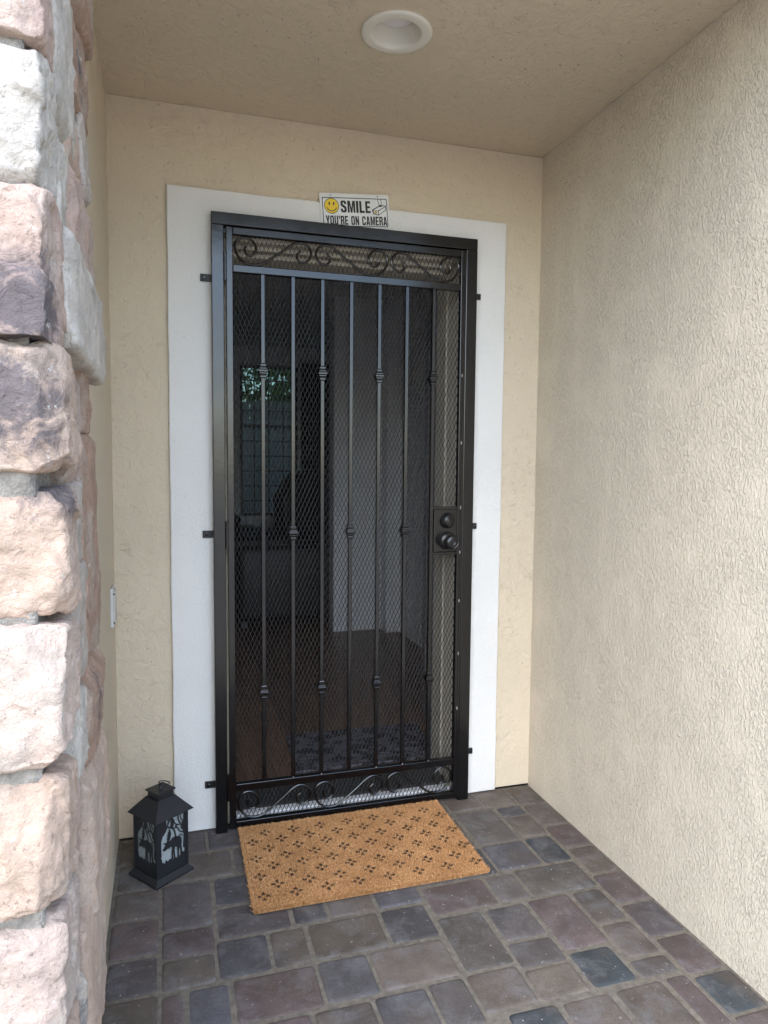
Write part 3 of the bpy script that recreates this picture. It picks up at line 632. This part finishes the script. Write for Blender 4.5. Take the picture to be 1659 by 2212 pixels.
# ------------------------------------------------------------------ flat curve shapes
def flat(name, mat, loops, depth, parent, mtx):
    cu = bpy.data.curves.new(name, 'CURVE'); cu.dimensions = '2D'; cu.fill_mode = 'BOTH'; cu.extrude = depth/2
    for lp in loops:
        s = cu.splines.new('POLY'); s.points.add(len(lp)-1); s.use_cyclic_u = True
        for i, (x, y) in enumerate(lp): s.points[i].co = (x, y, 0, 1)
    return bake(name, cu, mat, parent, mtx)
def bake(name, cu, mat, parent, mtx):
    tmp = bpy.data.objects.new('tmp', cu); COL.objects.link(tmp); dg = bpy.context.evaluated_depsgraph_get(); dg.update()
    me = bpy.data.meshes.new_from_object(tmp.evaluated_get(dg)); bpy.data.objects.remove(tmp); bpy.data.curves.remove(cu)
    me.name = name; me.materials.clear(); me.materials.append(mat); me.transform(mtx)
    o = bpy.data.objects.new(name, me); COL.objects.link(o); o.parent = parent; return o
GLY = {  # heavy narrow capitals, cell 1 wide x 1 high, outline then holes
 'I': [[(.0, 0), (1, 0), (1, 1), (0, 1)]], 'L': [[(0, 0), (1, 0), (1, .19), (.44, .19), (.44, 1), (0, 1)]],
 'E': [[(0, 0), (1, 0), (1, .18), (.42, .18), (.42, .41), (.92, .41), (.92, .58), (.42, .58), (.42, .82), (1, .82), (1, 1), (0, 1)]],
 'M': [[(0, 0), (.25, 0), (.25, .68), (.39, 0), (.61, 0), (.75, .68), (.75, 0), (1, 0), (1, 1), (.66, 1), (.5, .38), (.34, 1), (0, 1)]],
 'N': [[(0, 0), (.33, 0), (.33, .52), (.64, 0), (1, 0), (1, 1), (.67, 1), (.67, .48), (.36, 1), (0, 1)]],
 'Y': [[(.30, 0), (.70, 0), (.70, .40), (1.04, 1), (.64, 1), (.5, .64), (.36, 1), (-.04, 1), (.30, .40)]],
 'U': [[(.0, 1), (.0, .2), (.08, .06), (.26, 0), (.74, 0), (.92, .06), (1, .2), (1, 1), (.64, 1), (.64, .2), (.5, .14), (.36, .2), (.36, 1)]],
 'O': [[(0, .2), (.08, .06), (.26, 0), (.74, 0), (.92, .06), (1, .2), (1, .8), (.92, .94), (.74, 1), (.26, 1), (.08, .94), (0, .8)], [(.36, .22), (.36, .78), (.5, .86), (.64, .78), (.64, .22), (.5, .14)]],
 'C': [[(0, .2), (.08, .06), (.26, 0), (.74, 0), (.92, .06), (1, .2), (1, .36), (.64, .36), (.64, .22), (.5, .14), (.36, .22), (.36, .78), (.5, .86), (.64, .78), (.64, .64), (1, .64), (1, .8), (.92, .94), (.74, 1), (.26, 1), (.08, .94), (0, .8)]],
 'S': [[(0, .2), (.08, .06), (.26, 0), (.74, 0), (.92, .06), (1, .2), (1, .38), (.9, .5), (.40, .68), (.36, .78), (.5, .86), (.62, .80), (.62, .70), (.98, .70), (.98, .8), (.9, .94), (.72, 1), (.26, 1), (.08, .94), (0, .8), (0, .66), (.1, .54), (.60, .36), (.64, .24), (.5, .14), (.36, .2), (.36, .32), (0, .32)]],
 'R': [[(0, 0), (.38, 0), (.38, .42), (.5, .42), (.62, .34), (.64, 0), (1, 0), (.98, .34), (.84, .48), (.98, .60), (1, .84), (.9, .96), (.74, 1), (0, 1)], [(.38, .56), (.38, .84), (.56, .84), (.63, .76), (.63, .64), (.56, .56)]],
 'A': [[(-.03, 0), (.34, 0), (.385, .17), (.615, .17), (.66, 0), (1.03, 0), (.73, 1), (.27, 1)], [(.42, .33), (.5, .76), (.58, .33)]],
 "'": [[(.1, .64), (.8, .64), (1, 1), (0, 1)]]}
GW = {'I': .40, 'M': 1.30, "'": .36, ' ': .55, 'L': .86, 'E': .86}
def text(body, x0, x1, y0, y1, mat, parent, mtx, gap=.16):
    tot = sum(GW.get(c, 1)+gap for c in body)-gap; u = (x1-x0)/tot; x = x0; loops = []
    for c in body:
        wd_ = GW.get(c, 1)
        for lp_ in GLY.get(c, []): loops.append([(x+a*wd_*u, y0+(y1-y0)*b) for a, b in lp_])
        x += (wd_+gap)*u
    return flat('lettering', mat, loops, .0002, parent, mtx)
def circ(cx, cy, r, n=36, ry=None): return [(cx+r*math.cos(2*math.pi*k/n), cy+(ry or r)*math.sin(2*math.pi*k/n)) for k in range(n)]
def rr2(x0, x1, y0, y1, r): return [(a+(x0+x1)/2, b+(y0+y1)/2) for a, b, _ in rrect((x1-x0)/2, (y1-y0)/2, r, 0, 5)]
def stroke(pts, wdt):
    P = [Vector((a, b)) for a, b in pts]; l, r = [], []
    for i, p in enumerate(P):
        t = (P[min(i+1, len(P)-1)]-P[max(i-1, 0)]).normalized(); nn = Vector((-t.y, t.x))*wdt/2; l.append(tuple(p+nn)); r.append(tuple(p-nn))
    return l+r[::-1]

# ------------------------------------------------------------------ sign over the door
SW, SH = .2475, .1150
sg = thing('warning_sign', 'white metal sign with yellow smiling face above the security door', 'sign', (.486, -.0155, 2.104))
# local frame: x right, y up in the sign plane, origin at its top left corner
tl = Vector((.3625, -.0172, 2.1995))-Vector((.486, -.0155, 2.104))
MT = Matrix.Translation(tl) @ Matrix.Rotation(-R(4.6), 4, 'Y') @ Matrix.Rotation(R(90), 4, 'X')
px = lambda u, v: (u*SW/1245, -v*SH/640)
flat('sign_plate', M['sign_white'], [rr2(0, SW, -SH, 0, .006)], .0016, sg, MT)
def lay(k): return MT @ Matrix.Translation((0, 0, .0010+.0003*k))
x0_, y0_ = px(40, 75); x1_, y1_ = px(1212, 612)
flat('border', M['ink_black'], [rr2(x0_, x1_, y1_, y0_, .004), rr2(x0_+.0026, x1_-.0026, y1_+.0026, y0_-.0026, .003)], .0002, sg, lay(0))
cx_, cy_ = px(205, 236); rr_ = 131*SW/1245
flat('face_rim', M['ink_black'], [circ(cx_, cy_, rr_)], .0002, sg, lay(0)); fc = flat('face', M['ink_yellow'], [circ(cx_, cy_, rr_*.92)], .0002, sg, lay(1))
for s in (-1, 1): flat('eye', M['ink_black'], [circ(cx_+s*rr_*.30, cy_+rr_*.30, rr_*.10, 16, rr_*.24)], .0002, sg, lay(2))
flat('mouth', M['ink_black'], [stroke([(cx_+rr_*.68*math.cos(R(a)), cy_+.02*rr_+rr_*.68*math.sin(R(a))) for a in range(200, 341, 7)], rr_*.11)], .0002, sg, lay(2))
a, b = px(365, 352), px(902, 130); text('SMILE', a[0], b[0], a[1], b[1], M['ink_black'], sg, lay(0))
a, b = px(88, 582), px(1192, 415); text("YOU'RE ON CAMERA", a[0], b[0], a[1], b[1], M['ink_black'], sg, lay(0))
for u, v in ((203, 32), (1045, 36)): c_ = px(u, v); flat('screw', M['frame_dark'], [circ(c_[0], c_[1], .0022, 14)], .0012, sg, lay(0))
Q = lambda l: [px(*q) for q in l]
flat('camera_outline', M['ink_black'], [Q([(925, 290), (1085, 195), (1188, 205), (1190, 290), (1045, 392), (950, 372)]), Q([(945, 300), (1090, 210), (1172, 218), (1040, 300)]), Q([(1050, 310), (1176, 226), (1178, 284), (1052, 376)]), Q([(955, 308), (1036, 308), (1040, 376), (962, 362)])], .0002, sg, lay(0))
flat('camera_lens', M['ink_yellow'], [Q([(968, 318), (1022, 318), (1014, 362), (970, 352)])], .0002, sg, lay(1))
for u in (985, 1006): flat('lens_bar', M['ink_black'], [Q([(u, 316), (u+9, 316), (u-4, 364), (u-13, 364)])], .0001, sg, lay(2))
flat('camera_mount', M['ink_black'], [Q([(1062, 200), (1075, 190), (1110, 194), (1108, 232), (1066, 228)])], .0002, sg, lay(1))
for u in (1035, 1090): flat('camera_rod', M['ink_black'], [Q([(u, 80), (u+9, 80), (u+34, 200), (u+25, 200)])], .0002, sg, lay(1))

# ------------------------------------------------------------------ recessed lamp
rl = thing('recessed_light', 'round off-white recessed lamp in the porch ceiling, switched off', 'ceiling light', (.455, -.586, ZC-.012))
def ringprof(pr, name, mat, par=rl):
    vs = []; fs = []; n = 56
    for r, h in pr:
        for k in range(n): a = 2*math.pi*k/n; vs.append((.455+r*math.cos(a), -.586+r*math.sin(a), ZC+h))
    for i in range(len(pr)-1):
        for k in range(n): fs.append((i*n+k, i*n+(k+1) % n, (i+1)*n+(k+1) % n, (i+1)*n+k))
    return MB().add(vs, fs).build(name, mat, par, smooth='all')
ringprof([(.0945, .0008), (.0955, -.003), (.094, -.0055), (.088, -.0070), (.070, -.0075), (.066, -.006), (.064, .004), (.061, .020), (.057, .040), (.055, .048)], 'trim_ring', M['lamp_white'])
ringprof([(.0555, .0485), (.050, .040), (.038, .033), (.020, .029), (.001, .028)], 'lens', M['lens_white'])

# ------------------------------------------------------------------ outlet cover on the narrow wall
oc = thing('outlet_cover', 'small white weatherproof outlet box on the narrow stucco wall', 'outlet', (XL+.01, -.16, .772))
bx('box', M['plastic_white'], XL+.0002, XL+.010, -.205, -.115, .775, .893, oc, .002); bx('lid', M['plastic_white'], XL+.0102, XL+.0135, -.202, -.118, .785, .883, oc, .001)
for z in (.790, .878): MB().lathe([(.003, 0), (.003, .002)], (XL+.0118, -.2022, z), '-Y', 10).build('screw', M['frame_dark'], oc)

# ------------------------------------------------------------------ doormat
dm = thing('doormat', 'tan coir doormat printed with rows of dark four-petal flowers', 'doormat', (.445, -.30, .0))
mc = [Vector((.080, -.065)), Vector((.078, -.536)), Vector((.797, -.529)), Vector((.832, -.065))]
mc = [Vector((.080, -.062)), Vector((.076, -.533)), Vector((.800, -.529)), Vector((.806, -.060))]
cm_ = sum(mc, Vector((0, 0)))/4
MB().prism([tuple(q+(cm_-q).normalized()*.007) for q in mc], 'Z', .0012, .0125).build('backing', M['coir_base'], dm)
nf = 100000
uu, vv = rng.uniform(0, 1, nf), rng.uniform(0, 1, nf)
uu[:4000] = np.where(rng.uniform(size=4000) < .5, rng.uniform(0, .008, 4000), rng.uniform(.992, 1, 4000)); vv[4000:11000] = np.where(rng.uniform(size=7000) < .3, rng.uniform(0, .014, 7000), rng.uniform(.986, 1, 7000))
c0, c1, c2, c3 = (np.array(q) for q in mc)
base = (c0*((1-uu)*(1-vv))[:, None]+c1*((1-uu)*vv)[:, None]+c2*(uu*vv)[:, None]+c3*(uu*(1-vv))[:, None])
X, Y = base[:, 0], base[:, 1]
ink = np.zeros(nf); fx0, fy0, dx, dy = .1092, -.4735, .0960, .0512
for r in range(9):
    for k in range(9):
        cx, cy = fx0+dx*k+(dx/2 if r % 2 else 0)+.0004*r, fy0+dy*r
        if cx > .80 or cy > -.065: continue
        ax, ay = X-cx, Y-cy; wob = .0006*rng.normal(size=nf)
        for a in (4, 90, 176, 268):
            ca, sa = math.cos(R(a)), math.sin(R(a)); l = ax*ca+ay*sa; q = -ax*sa+ay*ca; ln = .0215 if a in (4, 176) else .0225
            prof = np.where((l > .0052) & (l < ln), .0056*np.sin(np.clip((l-.0045)/(ln-.0045), 0, 1)*math.pi)**.8, 0)
            ink = np.maximum(ink, ((np.abs(q)+wob < prof) & (prof > 0)).astype(float))
ink = ink*(rng.uniform(0, 1, nf) < .985)
edge = np.minimum.reduce([uu, 1-uu, vv, 1-vv]) < .012
ang = rng.uniform(0, 2*math.pi, nf); lean = np.abs(rng.normal(0, .0011, nf))+np.where(edge, np.abs(rng.normal(0, .004, nf)), 0)
ox = np.where(edge & (uu < .02), -1, np.where(edge & (uu > .98), 1, 0))*.003; oy = np.where(edge & (vv < .03), 1, np.where(edge & (vv > .97), -1, 0))*.003
tip = np.stack([X+lean*np.cos(ang)+ox, Y+lean*np.sin(ang)+oy, rng.uniform(.0150, .0172, nf)], 1)
wa = rng.uniform(0, 2*math.pi, nf); wv = np.stack([np.cos(wa), np.sin(wa), np.zeros(nf)], 1)*.00085
bs = np.stack([X, Y, np.where(edge, .004, .0125)], 1)
V = np.stack([bs-wv, bs+wv, tip+wv*.8, tip-wv*.8], 1).reshape(-1, 3)
pile = raw('pile', V, np.arange(4*nf).reshape(-1, 4), M['coir'], dm, (.445, -.30, .004)); tag(pile, kind='stuff')
for nm, arr in (('print', ink), ('shade', np.clip(rng.normal(.52, .24, nf)+.10*np.sin(X*23+2*np.sin(Y*17))*np.sin(Y*29), 0, 1))):
    at = pile.data.attributes.new(nm, 'FLOAT', 'POINT'); at.data.foreach_set('value', (np.repeat(arr, 4) if nm == 'shade' else np.stack([arr*.8, arr*.8, arr, arr], 1).ravel()).astype(np.float32))

# ------------------------------------------------------------------ lantern
ln = thing('lantern', 'black metal lantern with cut-out moose and trees beside the doorway', 'lantern', (-.178, -.234, .0005), R(37))
LM = M['lantern_metal']; hb = .070; bd = .0545
def lp(mb, name, mat, **k):
    o = mb.build(name, mat, None, **k); o.parent = ln; return o
def frust(l):
    return MB().lathe([(r*1.41421, z) for r, z in l], (0, 0, 0), 'Z', 4, rot=R(45))
lp(frust([(hb, 0), (hb, .006), (.058, .019), (.058, .021)]), 'base', LM, bevel=.0006)
for sx in (-1, 1):
    for sy in (-1, 1): lp(MB().box(sx*bd-.004, sx*bd+.004, sy*bd-.004, sy*bd+.004, .0212, .199), 'corner_post', LM, bevel=.0008)
lp(frust([(hb, .1995), (hb, .2012), (.031, .2475), (.029, .2475), (.066, .1995)]), 'roof', LM)
lp(frust([(.0275, .246), (.0275, .2655)]), 'chimney', LM, bevel=.0006)
cp = lp(frust([(.033, .2657), (.033, .2690), (.029, .2700)]), 'cap', LM, bevel=.0005)
lp(MB().lathe([(.0065, .2702), (.0055, .275), (.003, .2775), (.0045, .2795), (.0042, .283), (.001, .285)], (0, 0, 0), 'Z', 14), 'finial', LM, smooth=True)
rg_ = [(.017*math.cos(a*math.pi/14)+.015, .017*math.sin(a*math.pi/14), .2825-.0045*math.cos(a*math.pi/14)) for a in range(28)]
lp(MB().tube(rg_, .0016, 6, closed=True), 'carrying_ring', LM, smooth=True)
# cut-out panel: outer sheet minus an arched opening, then branches and a moose in front of the light
PWd, PH0, PH1 = .050, .022, .198
def pm_(l): return [((x-.5)*2*PWd, PH0+(PH1-PH0)*y) for x, y in l]
ground_ = [(0, 0), (1, 0), (1, .30), (.93, .24), (.88, .27), (.80, .20), (.74, .235), (.66, .20), (.58, .24), (.52, .20), (.46, .235), (.38, .235), (.33, .215), (.27, .255), (.22, .20), (.17, .235), (.13, .23), (.10, .33), (.085, .30), (.06, .37), (.045, .33), (.0, .42)]
moose = [(.20, .435), (.16, .45), (.15, .47), (.20, .49), (.25, .525), (.30, .55), (.29, .57), (.22, .565), (.17, .585), (.155, .60), (.175, .575), (.235, .548), (.31, .56), (.325, .60), (.295, .63), (.335, .64), (.31, .69), (.35, .69), (.335, .745), (.375, .735), (.37, .80), (.42, .765), (.46, .69), (.42, .61), (.375, .565), (.43, .575), (.52, .60), (.60, .60), (.70, .585), (.78, .565), (.84, .525), (.85, .46), (.83, .40), (.86, .30), (.84, .22), (.79, .22), (.80, .30), (.765, .38), (.735, .30), (.74, .22), (.69, .22), (.69, .31), (.67, .40), (.60, .42), (.58, .36), (.605, .22), (.56, .22), (.535, .34), (.515, .30), (.52, .22), (.47, .22), (.475, .33), (.49, .43), (.44, .455), (.40, .455), (.385, .42), (.36, .45), (.30, .45), (.25, .43)]
def br(pts, w0): return stroke(pts, w0)
trees = [[(-.0, .30), (.10, .36), (.09, .62), (.16, .72), (.24, .80), (.30, 1), (.0, 1)], [(1, .30), (.90, .34), (.93, .55), (.90, .66), (.82, .70), (.86, .80), (.92, .85), (.94, 1), (1, 1)]]
strokes = [([(.10, .70), (.20, .80), (.28, .84), (.44, .80), (.56, .74), (.62, .62), (.60, .54)], .05), ([(.16, .72), (.30, .83), (.42, 1)], .06), ([(.30, .82), (.26, .92), (.30, 1)], .035), ([(.10, .80), (.16, .90), (.14, 1)], .035), ([(.48, .78), (.50, .90), (.46, 1)], .12),
           ([(.92, .70), (.80, .78), (.68, .80), (.58, .86), (.56, .92)], .045), ([(.80, .80), (.72, .90), (.74, 1)], .045), ([(.86, .84), (.80, .93), (.86, 1)], .035), ([(.66, .82), (.62, .76), (.52, .76)], .035), ([(.90, .62), (.78, .66), (.70, .74), (.60, .78)], .04), ([(.88, .55), (.80, .60), (.74, .56), (.72, .50)], .03)]
for side in range(4):
    mt = Matrix.Rotation(R(90)*side, 4, 'Z') @ Matrix.Translation((0, -bd-.001, 0)) @ Matrix.Rotation(R(90), 4, 'X')
    if side % 2: mt = mt @ Matrix.Diagonal((1, 1, 1, 1))
    pn = flat('cutout_ground', LM, [pm_(ground_)], .0012, ln, mt)
    flat('cutout_moose', LM, [pm_(moose)], .0010, ln, mt @ Matrix.Translation((0, 0, .0002)))
    for tr in trees: flat('cutout_tree', LM, [pm_(tr)], .0011, ln, mt @ Matrix.Translation((0, 0, .0001)))
    for i, (s_, w_) in enumerate(strokes):
        q = spline([(a, b, 0) for a, b in pm_(s_)], 4); flat('cutout_branch', LM, [stroke([(p.x, p.y) for p in q], w_*.09)], .0008, ln, mt @ Matrix.Translation((0, 0, .0003+.00005*i)))
    m2 = Matrix.Rotation(R(90)*side, 4, 'Z') @ Matrix.Translation((0, -bd+.004, 0)) @ Matrix.Rotation(R(90), 4, 'X')
    flat('pane', M['frosted_pane'], [[(-.0485, .022), (.0485, .022), (.0485, .198), (-.0485, .198)]], .001, ln, m2)
lp(MB().lathe([(.026, .0215), (.026, .105), (.024, .108), (.004, .104)], (0, 0, 0), 'Z', 24), 'candle', M['candle'], smooth=True)
print('objects', len(bpy.data.objects))
